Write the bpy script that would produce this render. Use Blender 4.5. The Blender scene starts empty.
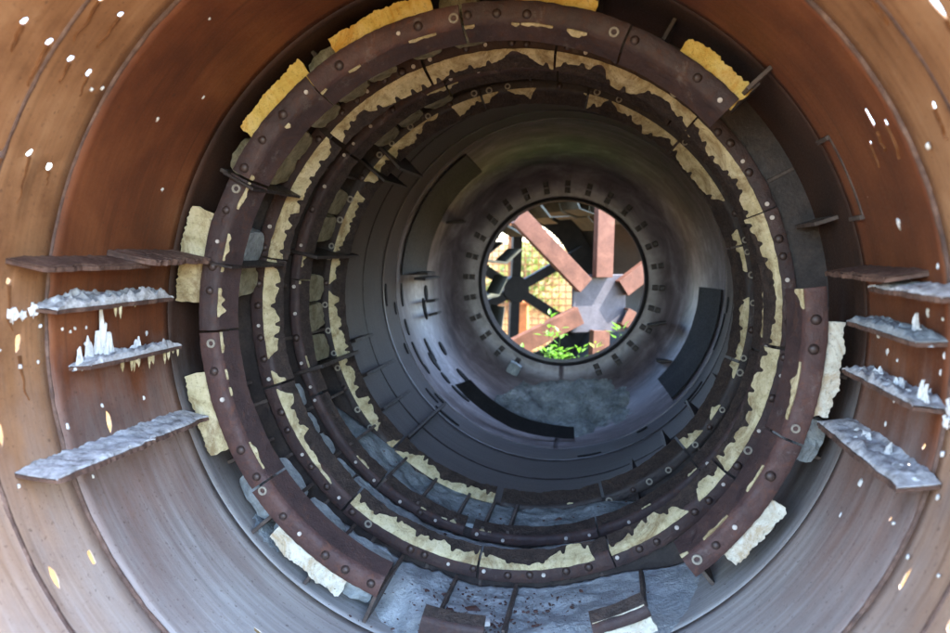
import bpy, bmesh, math, random
from math import sin, cos, pi, radians as Rd
from mathutils import Vector, noise
random.seed(7)
S = bpy.context.scene
COL = S.collection

# ------------------------------------------------------------------ helpers
def P(th, r, y):                       # theta in degrees, clockwise from the top as seen from the camera
    t = Rd(th)
    return Vector((r*sin(t), y, r*cos(t)))

def nz(x, y=0.0, z=0.0):
    return noise.noise(Vector((x, y, z)))

class MB:
    """collects verts and faces, links them as one mesh object"""
    def __init__(s): s.v = []; s.f = []; s.uv = {}
    def vert(s, p): s.v.append(Vector(p)); return len(s.v)-1
    def slab(s, A, B):                 # two grids of points -> closed sheet
        n, m = len(A), len(A[0])
        a = [[s.vert(p) for p in row] for row in A]
        b = [[s.vert(p) for p in row] for row in B]
        for i in range(n-1):
            for j in range(m-1):
                s.f.append((a[i][j], a[i][j+1], a[i+1][j+1], a[i+1][j]))
                s.f.append((b[i][j], b[i+1][j], b[i+1][j+1], b[i][j+1]))
        for i in range(n-1):
            s.f.append((a[i][0], a[i+1][0], b[i+1][0], b[i][0]))
            s.f.append((a[i][m-1], b[i][m-1], b[i+1][m-1], a[i+1][m-1]))
        for j in range(m-1):
            s.f.append((a[0][j], b[0][j], b[0][j+1], a[0][j+1]))
            s.f.append((a[n-1][j], a[n-1][j+1], b[n-1][j+1], b[n-1][j]))
    def box(s, c, ux, uy, uz):         # centre and three half-axes
        c = Vector(c); ux, uy, uz = Vector(ux), Vector(uy), Vector(uz)
        q = [s.vert(c + a*ux + b*uy + d*uz) for a in (-1, 1) for b in (-1, 1) for d in (-1, 1)]
        for f in ((0,1,3,2), (4,6,7,5), (0,4,5,1), (2,3,7,6), (0,2,6,4), (1,5,7,3)):
            s.f.append(tuple(q[i] for i in f))
    def rings(s, loops, close=True, cap=True):
        ids = [[s.vert(p) for p in L] for L in loops]
        n = len(ids[0])
        for k in range(len(ids)-1):
            for i in range(n if close else n-1):
                j = (i+1) % n
                s.f.append((ids[k][i], ids[k][j], ids[k+1][j], ids[k+1][i]))
        if cap:
            s.f.append(tuple(reversed(ids[0]))); s.f.append(tuple(ids[-1]))
    def spike(s, b, tip, w, n=5, mid=0.55):
        b = Vector(b); tip = Vector(tip); d = (tip-b)
        x = d.orthogonal().normalized(); y = d.normalized().cross(x)
        k0 = [s.vert(b + (x*cos(2*pi*i/n) + y*sin(2*pi*i/n))*w) for i in range(n)]
        k1 = [s.vert(b + d*.55 + (x*cos(2*pi*i/n) + y*sin(2*pi*i/n))*w*mid) for i in range(n)]
        t = s.vert(tip)
        for i in range(n):
            j = (i+1) % n
            s.f.append((k0[i], k0[j], k1[j], k1[i])); s.f.append((k1[i], k1[j], t))
        s.f.append(tuple(reversed(k0)))
    def build(s, name, mat, parent=None, loc=None, smooth=False, bevel=0.0, angle=None):
        off = Vector(loc) if loc is not None else (parent_loc(parent) if parent else Vector((0, 0, 0)))
        me = bpy.data.meshes.new(name)
        me.from_pydata([tuple(p-off) for p in s.v], [], s.f)
        me.materials.append(mat)
        bm = bmesh.new(); bm.from_mesh(me)
        bmesh.ops.recalc_face_normals(bm, faces=bm.faces)
        bm.to_mesh(me); bm.free()
        if smooth or angle:
            for p in me.polygons: p.use_smooth = True
            if angle: me.set_sharp_from_angle(angle=Rd(angle))
        me.update()
        o = bpy.data.objects.new(name, me); COL.objects.link(o)
        if parent:
            o.parent = parent
            if loc is not None: o.location = Vector(loc) - parent_loc(parent)
        elif loc is not None:
            o.location = loc
        if bevel:
            b = o.modifiers.new('bevel', 'BEVEL'); b.width = bevel; b.segments = 2; b.limit_method = 'ANGLE'
        return o

def parent_loc(o):
    l = o.location.copy()
    while o.parent: o = o.parent; l = l + o.location
    return l

def thing(name, label, cat, loc=(0, 0, 0), group=None, kind=None):
    o = bpy.data.objects.new(name, None); COL.objects.link(o)
    o.location = loc; o.empty_display_size = .1
    return tag(o, label, cat, group, kind)
def tag(o, label=None, cat=None, group=None, kind=None):
    if label: o['label'] = label
    if cat: o['category'] = cat
    if group: o['group'] = group
    if kind: o['kind'] = kind
    return o
def copy_tree(o, parent=None):
    c = o.copy(); COL.objects.link(c)
    if parent: c.parent = parent
    for ch in list(o.children): copy_tree(ch, c)
    return c

# ------------------------------------------------------------------ materials
class NT:
    def __init__(s, name):
        s.m = bpy.data.materials.new(name); s.m.use_nodes = True
        s.t = s.m.node_tree; s.b = s.t.nodes['Principled BSDF']; s.L = s.t.links
    def n(s, typ, **kw):
        o = s.t.nodes.new(typ)
        for k, v in kw.items(): setattr(o, k, v)
        return o
    def coord(s, kind='Object'):
        c = s.n('ShaderNodeTexCoord'); return c.outputs[kind]
    def mapv(s, src, sc):
        m = s.n('ShaderNodeMapping'); m.inputs['Scale'].default_value = sc
        s.L.new(src, m.inputs['Vector']); return m.outputs[0]
    def noise(s, src, scale, detail=5, rough=.6, dist=0):
        o = s.n('ShaderNodeTexNoise'); o.inputs['Scale'].default_value = scale
        o.inputs['Detail'].default_value = detail; o.inputs['Roughness'].default_value = rough
        o.inputs['Distortion'].default_value = dist
        s.L.new(src, o.inputs['Vector']); return o.outputs['Fac']
    def ramp(s, src, stops):
        r = s.n('ShaderNodeValToRGB'); e = r.color_ramp.elements
        while len(e) < len(stops): e.new(.5)
        for q, (p, c) in zip(e, stops):
            q.position = p; q.color = c if len(c) == 4 else (*c, 1)
        s.L.new(src, r.inputs[0]); return r.outputs[0]
    def val(s, src, a, b, lo=0., hi=1.):
        m = s.n('ShaderNodeMapRange'); m.inputs[1].default_value = a; m.inputs[2].default_value = b
        m.inputs[3].default_value = lo; m.inputs[4].default_value = hi
        s.L.new(src, m.inputs[0]); return m.outputs[0]
    def mix(s, fac, a, b, mode='MIX'):
        m = s.n('ShaderNodeMix', data_type='RGBA', blend_type=mode)
        if isinstance(fac, (int, float)): m.inputs[0].default_value = fac
        else: s.L.new(fac, m.inputs[0])
        for i, x in ((6, a), (7, b)):
            if isinstance(x, tuple): m.inputs[i].default_value = (*x, 1) if len(x) == 3 else x
            else: s.L.new(x, m.inputs[i])
        return m.outputs[2]
    def math(s, op, a, b=None):
        m = s.n('ShaderNodeMath', operation=op)
        for i, x in enumerate((a, b)):
            if x is None: continue
            if isinstance(x, (int, float)): m.inputs[i].default_value = x
            else: s.L.new(x, m.inputs[i])
        return m.outputs[0]
    def bump(s, h, strength=.3, dist=.01):
        b = s.n('ShaderNodeBump'); b.inputs['Strength'].default_value = strength
        b.inputs['Distance'].default_value = dist
        s.L.new(h, b.inputs['Height']); s.L.new(b.outputs[0], s.b.inputs['Normal'])
    def done(s, color, rough=.6, metal=0., spec=.5):
        if isinstance(color, tuple): s.b.inputs['Base Color'].default_value = (*color, 1)
        else: s.L.new(color, s.b.inputs['Base Color'])
        if isinstance(rough, (int, float)): s.b.inputs['Roughness'].default_value = rough
        else: s.L.new(rough, s.b.inputs['Roughness'])
        s.b.inputs['Metallic'].default_value = metal
        s.b.inputs['Specular IOR Level'].default_value = spec
        return s.m

def patchy(name, c0, c1, c2, scale=6, rough=(.45, .75), bump=.35, fine=60, spec=.4, dist=.006, metal=0.):
    k = NT(name); o = k.coord()
    a = k.noise(o, scale, 6, .65, .4); f = k.noise(o, fine, 4, .6)
    col = k.ramp(a, [(.32, c0), (.52, c1), (.72, c2)])
    col = k.mix(k.val(f, .35, .7, 0, .35), col, tuple(x*.55 for x in c0))
    k.bump(k.math('ADD', a, k.math('MULTIPLY', f, .5)), bump, dist)
    return k.done(col, k.val(f, .3, .7, rough[0], rough[1]), metal, spec)

def shell_mat(name, c0, c1, c2, dustc, dust_hi, rough, dust_amt=1.0, spec=.4):
    """rusted rolled plate: wear streaks run round the drum (u), dust lies where material settles at the bottom"""
    k = NT(name); uv = k.coord('UV')
    st = k.noise(k.mapv(uv, (.55, 16, 1)), 1.0, 7, .65, .35)
    st2 = k.noise(k.mapv(uv, (1.6, 70, 1)), 1.0, 5, .6, .2)
    bl = k.noise(uv, 2.3, 6, .62, .3)
    fi = k.noise(uv, 85, 4, .7)
    run = k.noise(k.mapv(uv, (1.1, 7, 1)), 1.0, 4, .6, .8)
    v = k.math('ADD', k.math('MULTIPLY', st, .30), k.math('MULTIPLY', bl, .70))
    col = k.ramp(v, [(.36, c0), (.5, c1), (.64, c2)])
    col = k.mix(k.val(st2, .55, .72, 0, .28), col, tuple(x*.42 for x in c0))
    col = k.mix(k.val(fi, .56, .72, 0, .28), col, tuple(min(1, x*1.35) for x in c2))
    col = k.mix(k.val(run, .58, .75, 0, .5), col, tuple(x*.5 for x in c1))
    # settled dust, by position round the drum (u), with its own ragged limit
    sep = k.n('ShaderNodeSeparateXYZ'); k.L.new(uv, sep.inputs[0])
    ucen = k.math('ABSOLUTE', k.math('SUBTRACT', sep.outputs[0], pi*1.5))
    ucen = k.math('ADD', ucen, k.math('MULTIPLY', k.math('SUBTRACT', k.noise(k.mapv(uv, (1.2, 3.5, 1)), 1, 6, .65), .5), 1.6))
    d = k.val(ucen, 2.3, 1.0, 0, dust_amt)
    dn = k.noise(k.mapv(uv, (.8, 28, 1)), 1.0, 6, .65)
    dcol = k.ramp(dn, [(.3, tuple(x*.78 for x in dustc)), (.5, dustc), (.7, dust_hi)])
    col = k.mix(d, col, dcol)
    sp = k.noise(uv, 38, 2, .4)
    col = k.mix(k.val(sp, .70, .76, 0, .55), col, (.06, .03, .02))
    pit = k.val(k.noise(uv, 55, 3, .5), .62, .70, 0, 1)
    col = k.mix(k.math('MULTIPLY', pit, .4), col, (.07, .03, .018))
    drip = k.noise(k.mapv(uv, (.9, 20, 1)), 1.0, 3, .5, 1.2)
    col = k.mix(k.val(drip, .60, .74, 0, .45), col, tuple(x*.38 for x in c1))
    k.bump(k.math('ADD', k.math('MULTIPLY', st2, .25), k.math('ADD', k.math('MULTIPLY', fi, .5), bl)), .32, .008)
    return k.done(col, k.val(fi, .3, .7, rough[0], rough[1]), 0, spec)

M = {}
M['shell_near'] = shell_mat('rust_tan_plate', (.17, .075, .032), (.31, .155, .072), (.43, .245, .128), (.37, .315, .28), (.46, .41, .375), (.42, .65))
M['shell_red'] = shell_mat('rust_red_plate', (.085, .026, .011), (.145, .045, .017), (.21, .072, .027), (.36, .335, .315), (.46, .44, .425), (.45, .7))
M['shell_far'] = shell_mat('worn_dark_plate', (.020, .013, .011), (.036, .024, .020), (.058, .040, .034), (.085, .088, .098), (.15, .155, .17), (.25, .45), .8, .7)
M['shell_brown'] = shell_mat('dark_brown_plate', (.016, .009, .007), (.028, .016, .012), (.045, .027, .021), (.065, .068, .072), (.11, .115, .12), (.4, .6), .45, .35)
M['shell_dark'] = shell_mat('black_brown_plate', (.022, .011, .008), (.040, .019, .012), (.065, .030, .018), (.29, .28, .27), (.38, .38, .375), (.5, .75))
M['end'] = patchy('end_plate_steel', (.07, .048, .054), (.13, .094, .104), (.20, .152, .165), 3, (.38, .6), .3, 70, .22)
def worn():
    k = NT('worn_bare_steel'); o = k.coord(); a = k.noise(k.mapv(o, (2, 9, 2)), 1.2, 6, .65, .5); f = k.noise(o, 50, 4, .6)
    col = k.ramp(a, [(.34, (.05, .038, .042)), (.52, (.125, .10, .108)), (.70, (.24, .215, .23))])
    col = k.mix(k.val(k.noise(o, 3.5, 5, .7), .55, .7, 0, .75), col, (.06, .04, .035))
    k.bump(a, .25, .006); return k.done(col, k.val(f, .3, .7, .3, .5), 0, .6)
M['worn'] = worn()
M['flange'] = patchy('brown_flange_steel', (.035, .022, .019), (.062, .036, .030), (.095, .052, .040), 7, (.34, .62), .4, 80, .5)
M['flange_red'] = patchy('red_brown_flange_steel', (.055, .026, .020), (.10, .045, .033), (.16, .078, .055), 7, (.32, .6), .4, 80, .5)
M['flange_dark'] = patchy('black_brown_flange_steel', (.020, .017, .017), (.036, .028, .026), (.055, .040, .034), 7, (.34, .6), .4, 80, .5)
M['lip'] = patchy('scaled_lip_steel', (.022, .017, .015), (.045, .032, .027), (.075, .05, .038), 18, (.5, .85), .9, 70, .3, .012)
M['cream'] = patchy('cream_gasket', (.38, .32, .19), (.58, .51, .34), (.68, .62, .45), 9, (.75, .95), .5, 70, .2)
M['yellow'] = patchy('yellow_gasket', (.44, .33, .12), (.64, .53, .25), (.72, .63, .36), 8, (.75, .95), .5, 60, .2)
M['pale'] = patchy('pale_gasket', (.46, .45, .38), (.66, .65, .57), (.74, .73, .66), 9, (.75, .95), .5, 60, .2)
M['white'] = patchy('white_deposit', (.55, .55, .52), (.74, .74, .72), (.82, .82, .80), 14, (.8, .95), .6, 90, .2)
M['crust'] = patchy('grey_white_crust', (.22, .21, .20), (.56, .56, .56), (.78, .79, .80), 22, (.8, .95), .8, 90, .2)
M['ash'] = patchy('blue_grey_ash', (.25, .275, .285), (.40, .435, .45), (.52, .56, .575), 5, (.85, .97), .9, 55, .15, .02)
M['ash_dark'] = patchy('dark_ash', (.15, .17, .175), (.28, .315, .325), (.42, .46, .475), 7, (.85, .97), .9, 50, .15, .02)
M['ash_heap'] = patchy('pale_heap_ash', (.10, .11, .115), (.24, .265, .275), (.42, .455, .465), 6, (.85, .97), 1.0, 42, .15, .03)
M['block'] = patchy('grey_insulation_block', (.20, .22, .225), (.36, .40, .41), (.48, .52, .53), 9, (.85, .97), 1.0, 45, .15, .02)
M['blocky'] = patchy('yellowed_insulation_block', (.17, .15, .09), (.32, .29, .19), (.44, .41, .29), 9, (.85, .97), 1.0, 45, .15, .02)
M['iron'] = patchy('dark_iron', (.018, .014, .013), (.034, .026, .024), (.06, .042, .034), 12, (.4, .7), .5, 80, .4)
M['rib'] = patchy('rib_steel', (.05, .038, .033), (.09, .068, .058), (.15, .115, .095), 12, (.45, .75), .5, 80, .4)
M['black'] = patchy('black_liner_plate', (.010, .009, .010), (.016, .015, .016), (.028, .025, .025), 5, (.55, .8), .3, 60, .2)
M['dome'] = patchy('bolt_steel', (.03, .020, .017), (.055, .034, .028), (.085, .05, .04), 60, (.35, .6), .3, 200, .5, .002)
M['dot'] = patchy('pale_bolt_face', (.42, .36, .31), (.58, .53, .47), (.70, .66, .60), 60, (.5, .8), .2, 200, .4, .002)
M['ringm'] = patchy('worn_washer', (.20, .18, .14), (.34, .31, .25), (.46, .43, .36), 50, (.4, .7), .2, 200, .5, .002)
M['lifter'] = patchy('rusted_lifter_plate', (.06, .035, .028), (.13, .075, .055), (.24, .15, .11), 10, (.5, .8), .6, 70, .3)
M['spoke'] = patchy('salmon_rust_beam', (.075, .028, .016), (.125, .05, .031), (.18, .082, .053), 6, (.5, .75), .4, 70, .4)
M['hub'] = patchy('blue_grey_plate', (.04, .038, .05), (.075, .072, .09), (.12, .112, .135), 3, (.4, .65), .2, 50, .5)
M['flight2'] = patchy('grey_green_flight', (.06, .065, .052), (.10, .108, .085), (.16, .165, .13), 5, (.45, .7), .4, 60, .4)
M['drum2'] = patchy('dark_drum_plate', (.008, .007, .008), (.013, .012, .012), (.022, .019, .018), 4, (.45, .7), .4, 60, .4)
M['wheel'] = patchy('black_wheel_iron', (.010, .010, .011), (.018, .017, .018), (.03, .028, .027), 8, (.5, .75), .3, 70, .3)
M['fence'] = patchy('rusty_mesh', (.20, .075, .03), (.32, .14, .055), (.42, .21, .09), 9, (.6, .85), .3, 60, .3)
M['post'] = patchy('orange_post', (.40, .13, .04), (.55, .20, .07), (.62, .28, .12), 6, (.6, .85), .3, 60, .3)
M['earth'] = patchy('dry_grassy_earth', (.10, .058, .022), (.165, .10, .04), (.22, .14, .065), 1.3, (.9, 1), .8, 24, .1, .03)
M['bark'] = patchy('bark', (.07, .05, .035), (.12, .09, .06), (.18, .14, .10), 10, (.8, .95), .8, 60, .2)
def gasket(name, c0, c1, c2, stain):
    k = NT(name); o = k.coord(); a = k.noise(o, 10, 7, .7, .5); f = k.noise(o, 75, 5, .7); g = k.noise(o, 4.5, 8, .75, 1.2)
    col = k.ramp(a, [(.3, c0), (.5, c1), (.7, c2)])
    col = k.mix(k.val(g, .47, .62, 0, .8), col, stain)
    col = k.mix(k.val(f, .56, .68, 0, .6), col, tuple(x*.35 for x in c0))
    k.bump(k.math('ADD', k.math('MULTIPLY', f, .7), a), .9, .006)
    return k.done(col, .92, 0, .15)
M['cream'] = gasket('cream_gasket', (.34, .28, .15), (.55, .48, .29), (.66, .59, .40), (.22, .15, .07))
M['yellow'] = gasket('yellow_gasket', (.46, .31, .06), (.64, .48, .14), (.70, .58, .26), (.50, .24, .03))
M['pale'] = gasket('pale_gasket', (.44, .42, .33), (.64, .62, .52), (.73, .72, .63), (.40, .28, .15))
def flange(name, c0, c1, c2, rust):
    k = NT(name); o = k.coord(); a = k.noise(o, 6, 8, .7, .6); f = k.noise(o, 95, 5, .7); g = k.noise(o, 22, 6, .7, .3)
    col = k.ramp(a, [(.3, c0), (.5, c1), (.68, c2)])
    col = k.mix(k.val(g, .54, .66, 0, .65), col, rust)
    col = k.mix(k.val(f, .55, .7, 0, .5), col, tuple(x*.4 for x in c0))
    col = k.mix(k.val(k.noise(o, 9, 6, .75), .60, .70, 0, .35), col, (.22, .20, .18))
    k.bump(k.math('ADD', k.math('MULTIPLY', f, .5), k.math('ADD', a, g)), .75, .006)
    return k.done(col, k.val(g, .35, .65, .45, .8), 0, .4)
M['flange'] = flange('brown_flange_steel', (.026, .017, .017), (.045, .027, .026), (.070, .039, .033), (.085, .038, .024))
M['flange_red'] = flange('red_brown_flange_steel', (.038, .020, .019), (.068, .034, .030), (.108, .054, .044), (.13, .055, .034))
M['flange_dark'] = flange('black_brown_flange_steel', (.018, .015, .015), (.032, .025, .024), (.05, .036, .031), (.055, .03, .022))
def leafm(name, a, b):
    k = NT(name); o = k.coord(); f = k.noise(o, 7, 3, .6)
    m = k.done(k.ramp(f, [(.3, a), (.7, b)]), .5, 0, .4)
    k.b.inputs['Subsurface Weight'].default_value = 0
    tr = k.n('ShaderNodeBsdfTranslucent'); tr.inputs[0].default_value = (b[0]*1.4, b[1]*1.5, b[2]*.8, 1)
    mx = k.n('ShaderNodeMixShader'); mx.inputs[0].default_value = .35
    out = k.t.nodes['Material Output']
    k.L.new(k.b.outputs[0], mx.inputs[1]); k.L.new(tr.outputs[0], mx.inputs[2]); k.L.new(mx.outputs[0], out.inputs[0])
    return m
M['leaf'] = leafm('fresh_green_leaf', (.06, .16, .025), (.13, .29, .05))
M['leaf_y'] = leafm('yellow_green_leaf', (.10, .14, .03), (.22, .24, .06))
M['leaf_d'] = leafm('dark_green_leaf', (.03, .06, .018), (.06, .11, .03))

# ------------------------------------------------------------------ main drum shell
drum = thing('rotary_drum', 'long rusted steel drum seen from inside, enclosing the bolted rings and the round far opening', 'drum', (0, 1.0, -1.55))
R0 = 1.52
def shell(name, y0, y1, R, mat, holes=(), du=1.5, dv=.055, thick=.004):
    """one rolled plate course; every hole is cut through it"""
    nu = int(360/du); nv = max(2, int(round((y1-y0)/dv)))
    def node(i, j): return (i % nu)*du, y0 + (y1-y0)*j/nv
    dead = set(); jobs = []
    for (th, y, hu, hv, skew) in holes:        # half sizes in metres
        a = math.degrees(hu/R)
        i0 = int(math.floor((th-a)/du - .25)); i1 = int(math.ceil((th+a)/du + .25))
        j0 = int(math.floor((y-hv-y0)/(y1-y0)*nv - .25)); j1 = int(math.ceil((y+hv-y0)/(y1-y0)*nv + .25))
        if j0 < 0 or j1 > nv: continue
        cells = {(i % nu, j) for i in range(i0, i1) for j in range(j0, j1)}
        if cells & dead: continue
        dead |= cells; jobs.append((th, y, hu, hv, skew, i0, i1, j0, j1))
    me = bpy.data.meshes.new(name); bm = bmesh.new(); uvl = bm.loops.layers.uv.new('UVMap')
    gv = {}
    def gvert(i, j):
        k = (i % nu, j)
        if k not in gv:
            t, y = node(i, j)
            r = R + .006*nz(sin(Rd(t))*2.2, cos(Rd(t))*2.2, y*1.4)
            gv[k] = bm.verts.new(P(t, r, y))
        return gv[k]
    def face(vs, uvs, sm=True):
        try: f = bm.faces.new(vs)
        except ValueError: return
        f.smooth = sm
        for l, u in zip(f.loops, uvs): l[uvl].uv = u
    def U(t): return Rd(t)*1.5
    for i in range(nu):
        for j in range(nv):
            if (i, j) in dead: continue
            c = [(i, j), (i+1, j), (i+1, j+1), (i, j+1)]
            face([gvert(*q) for q in c], [(U(q[0]*du), y0+(y1-y0)*q[1]/nv) for q in c])
    for (th, y, hu, hv, skew, i0, i1, j0, j1) in jobs:
        loop = [(i, j0) for i in range(i0, i1)] + [(i1, j) for j in range(j0, j1)] + \
               [(i, j1) for i in range(i1, i0, -1)] + [(i0, j) for j in range(j1, j0, -1)]
        inner = []
        for (i, j) in loop:
            dx = Rd(i*du-th)*R/hu; dy = (y0+(y1-y0)*j/nv-y)/hv
            a = math.atan2(dy, dx)
            k = 1 + .5*nz(th+cos(a)*1.3, y+sin(a)*1.3, 3.3)
            tt = th + math.degrees((hu*cos(a)*k)/R) ; yy = y + hv*sin(a)*k + skew*cos(a)*hu
            inner.append((bm.verts.new(P(tt, R, yy)), (U(tt), yy)))
        n = len(loop)
        for q in range(n):
            p = (q+1) % n
            (ia, ja), (ib, jb) = loop[q], loop[p]
            face([gvert(ia, ja), gvert(ib, jb), inner[p][0], inner[q][0]],
                 [(U(ia*du), y0+(y1-y0)*ja/nv), (U(ib*du), y0+(y1-y0)*jb/nv), inner[p][1], inner[q][1]], False)
    bm.normal_update()
    f0 = bm.faces[:][0]; c = f0.calc_center_median()
    if f0.normal.dot(Vector((c.x, 0, c.z))) > 0: bmesh.ops.reverse_faces(bm, faces=bm.faces[:])
    off = parent_loc(drum)
    for v in bm.verts: v.co -= off
    bm.to_mesh(me); bm.free(); me.materials.append(mat)
    o = bpy.data.objects.new(name, me); COL.objects.link(o); o.parent = drum
    md = o.modifiers.new('thickness', 'SOLIDIFY'); md.thickness = thick; md.offset = -1
    return o

def rnd(th, y, r=.0092): return (th, y, r*1.5, r*1.2, .25)
holes1 = [rnd(310.3, 2.11), rnd(309.1, 2.24), rnd(308, 2.36), rnd(307.0, 2.47, .009), rnd(316.4, 2.31), rnd(315.6, 2.43, .009),
          rnd(294.5, 2.26), rnd(295.2, 2.38), rnd(293.8, 2.49, .010), rnd(288, 2.22, .009), rnd(278.5, 2.41, .009),
          rnd(327, 2.2), rnd(326, 2.33), rnd(62, 2.35, .009), rnd(48, 2.3, .008), rnd(71, 2.4, .008), rnd(83.5, 2.3, .010), rnd(96, 2.42, .008),
          (270.5, 2.46, .055, .014, .05), (259.6, 2.33, .055, .013, .05), (250, 2.27, .055, .012, .05), (240, 2.33, .055, .012, .04),
          (239.6, 2.52, .05, .010, .03), (115.2, 2.5, .055, .012, -.05), (93, 2.48, .055, .014, -.05), (54, 2.05, .05, .014, -.05),
          (114.3, 2.18, .05, .013, -.05), (226, 2.3, .05, .011, .04), (205, 2.35, .05, .012, .03), (128, 2.3, .05, .011, -.03)]
holes2 = [(256.6, 2.88, .06, .016, .06), (60.2, 2.79, .055, .012, -.05), (215.8, 2.96, .05, .014, .05),
          rnd(61.5, 2.69, .008), rnd(63, 2.9, .007), rnd(101, 2.7, .008), rnd(111, 2.75, .007)]
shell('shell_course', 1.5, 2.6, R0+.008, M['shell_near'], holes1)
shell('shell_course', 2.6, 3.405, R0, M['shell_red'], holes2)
shell('shell_course', 3.405, 5.35, R0, M['shell_dark'])  # course from the nearest ring inward, simply given a darker plate colour
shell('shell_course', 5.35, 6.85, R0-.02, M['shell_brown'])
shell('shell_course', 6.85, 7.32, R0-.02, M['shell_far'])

# rust runs below the upper holes
M['run'] = patchy('dark_rust_run', (.12, .048, .018), (.19, .08, .03), (.27, .12, .05), 9, (.5, .7), .2, 70, .3)
random.seed(13)
for (th, y, hu, hv, sk) in holes1+holes2:
    if not (25 < th < 100 or 262 < th < 330): continue
    up = -1 if th > 180 else 1; L = random.uniform(2, 7); w0 = min(.009, hv)*random.uniform(.45, .8); A = []; B = []; m = MB()
    for i in range(15):
        u = i/14; t = th+up*(math.degrees(hu/R0)*.9+L*u); yy = y+.008*nz(u*3, th)*u*3+.01*u; ww = w0*(1-u)**.7*(1+.5*nz(u*6, th, 2))+.0006
        rr = (R0+.008 if y < 2.6 else R0)-.0065
        A.append([P(t, rr, yy-ww), P(t, rr-.0006, yy), P(t, rr, yy+ww)]); B.append([P(t, rr+.014, yy-ww), P(t, rr+.014, yy), P(t, rr+.014, yy+ww)])
    m.slab(A, B); m.build('rust_run', M['run'], drum)

def ring_bead(name, y, R, w, h, mat, th0=0, th1=360, amp=.003):
    """circumferential weld bead or hoop"""
    m = MB(); n = int((th1-th0)*1.2); A = []; B = []
    for i in range(n+1):
        t = th0 + (th1-th0)*i/n
        hh = h + amp*nz(t*.6, y*9); yy = y + amp*.8*nz(t*.23, y*3+5)
        A.append([P(t, R+.004, yy-w/2), P(t, R-hh*.7, yy-w*.28), P(t, R-hh, yy), P(t, R-hh*.7, yy+w*.28), P(t, R+.004, yy+w/2)])
        B.append([P(t, R+.008, yy-w/2), P(t, R+.008, yy-w*.28), P(t, R+.008, yy), P(t, R+.008, yy+w*.28), P(t, R+.008, yy+w/2)])
    m.slab(A, B); return m.build(name, mat, drum, smooth=True)
ring_bead('weld_seam', 2.6, R0+.004, .018, .007, M['lifter'])
ring_bead('weld_seam', 2.27, R0+.008, .022, .006, M['lifter'])
ring_bead('weld_seam', 1.9, R0+.008, .022, .006, M['lifter'])
ring_bead('weld_seam', 6.28, R0-.02, .03, .007, M['iron'])
ring_bead('weld_seam', 6.85, R0-.02, .03, .007, M['iron'])

RO = .834
def kr(y):                             # radius of the flared knuckle that closes the drum
    u = max(0, min(1, (y-7.20)/1.03)); return RO+(R0-.02-RO)*(1-u*u)**(1/2.2)
def knuckle():
    m = MB(); n = 200; A = []; B = []
    for i in range(n+1):
        t = 180+360*i/n; ys = [7.26+.97*sin(pi/2*q/26) for q in range(27)]
        dn = [.004*nz(sin(Rd(t))*3, cos(Rd(t))*3, y*2) for y in ys]; A.append([P(t, max(RO+.001, kr(y)), y+e) for y, e in zip(ys, dn)]); B.append([P(t, max(RO+.001, kr(y))+.012, y+.03) for y in ys])
    m.slab(A, B); return m.build('dished_end', M['worn'], drum, smooth=True)
# end plate with collar, ridge and bolt circle
RO = .834
def lathe(name, prof, mat, parent, n=180, th0=0, th1=360, smooth=True, angle=35):
    m = MB(); full = abs(th1-th0-360) < 1e-6
    A = [[P(th0+(th1-th0)*i/n, r, y) for (r, y) in prof] for i in range(n if full else n+1)]
    ids = [[m.vert(p) for p in row] for row in A]; k = len(prof)
    cnt = len(ids)
    for i in range(cnt if full else cnt-1):
        for j in range(k):
            a, b = ids[i], ids[(i+1) % cnt]
            m.f.append((a[j], a[(j+1) % k], b[(j+1) % k], b[j]))
    if not full:
        m.f.append(tuple(ids[0])); m.f.append(tuple(reversed(ids[-1])))
    return m.build(name, mat, parent, angle=angle)
knuckle()
lathe('opening_collar', [(RO-.003, 8.215), (RO+.02, 8.208), (RO+.03, 8.22), (RO+.03, 8.264), (RO+.03, 8.48), (RO-.003, 8.48)], M['black'], drum)
def proto_mesh(name, build, mat, angle=40):
    m = MB(); build(m); o = m.build(name, mat, angle=angle); COL.objects.unlink(o); return o.data
def hexnut(m, r=.022, h=.022, n=6):
    m.rings([[Vector((r*cos(2*pi*i/n), 0, r*sin(2*pi*i/n))) for i in range(n)],
             [Vector((r*cos(2*pi*i/n), -h*.75, r*sin(2*pi*i/n))) for i in range(n)],
             [Vector((r*.82*cos(2*pi*i/n), -h, r*.82*sin(2*pi*i/n))) for i in range(n)]])
def domeh(m, r=.021, h=.017, n=10):
    L = []
    for a in (0, 25, 50, 72): L.append([Vector((r*cos(Rd(a))*cos(2*pi*i/n), -h*sin(Rd(a)), r*cos(Rd(a))*sin(2*pi*i/n))) for i in range(n)])
    m.rings(L)
def dotm(m, r=.0098, h=.007, n=12):
    m.rings([[Vector((r*cos(2*pi*i/n), 0, r*sin(2*pi*i/n))) for i in range(n)],
             [Vector((r*cos(2*pi*i/n), -h, r*sin(2*pi*i/n))) for i in range(n)]])
def washer(m, r=.0205, q=.0115, h=.008, n=14):
    pr = [(r, 0), (r, -h*.8), (r*.93, -h), (q*1.15, -h), (q, -h*.6), (q, 0)]
    ids = [[m.vert((a*cos(2*pi*i/n), y, a*sin(2*pi*i/n))) for (a, y) in pr] for i in range(n)]
    for i in range(n):
        b = ids[(i+1) % n]
        for j in range(len(pr)): m.f.append((ids[i][j], ids[i][(j+1) % 6], b[(j+1) % 6], b[j]))
ME = {'nut': proto_mesh('bolt', lambda m: hexnut(m, .03, .035, 4), M['iron']), 'dome': proto_mesh('bolt', domeh, M['dome']),
      'dot': proto_mesh('bolt', dotm, M['dot']), 'washer': proto_mesh('washer', washer, M['ringm'])}
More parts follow.
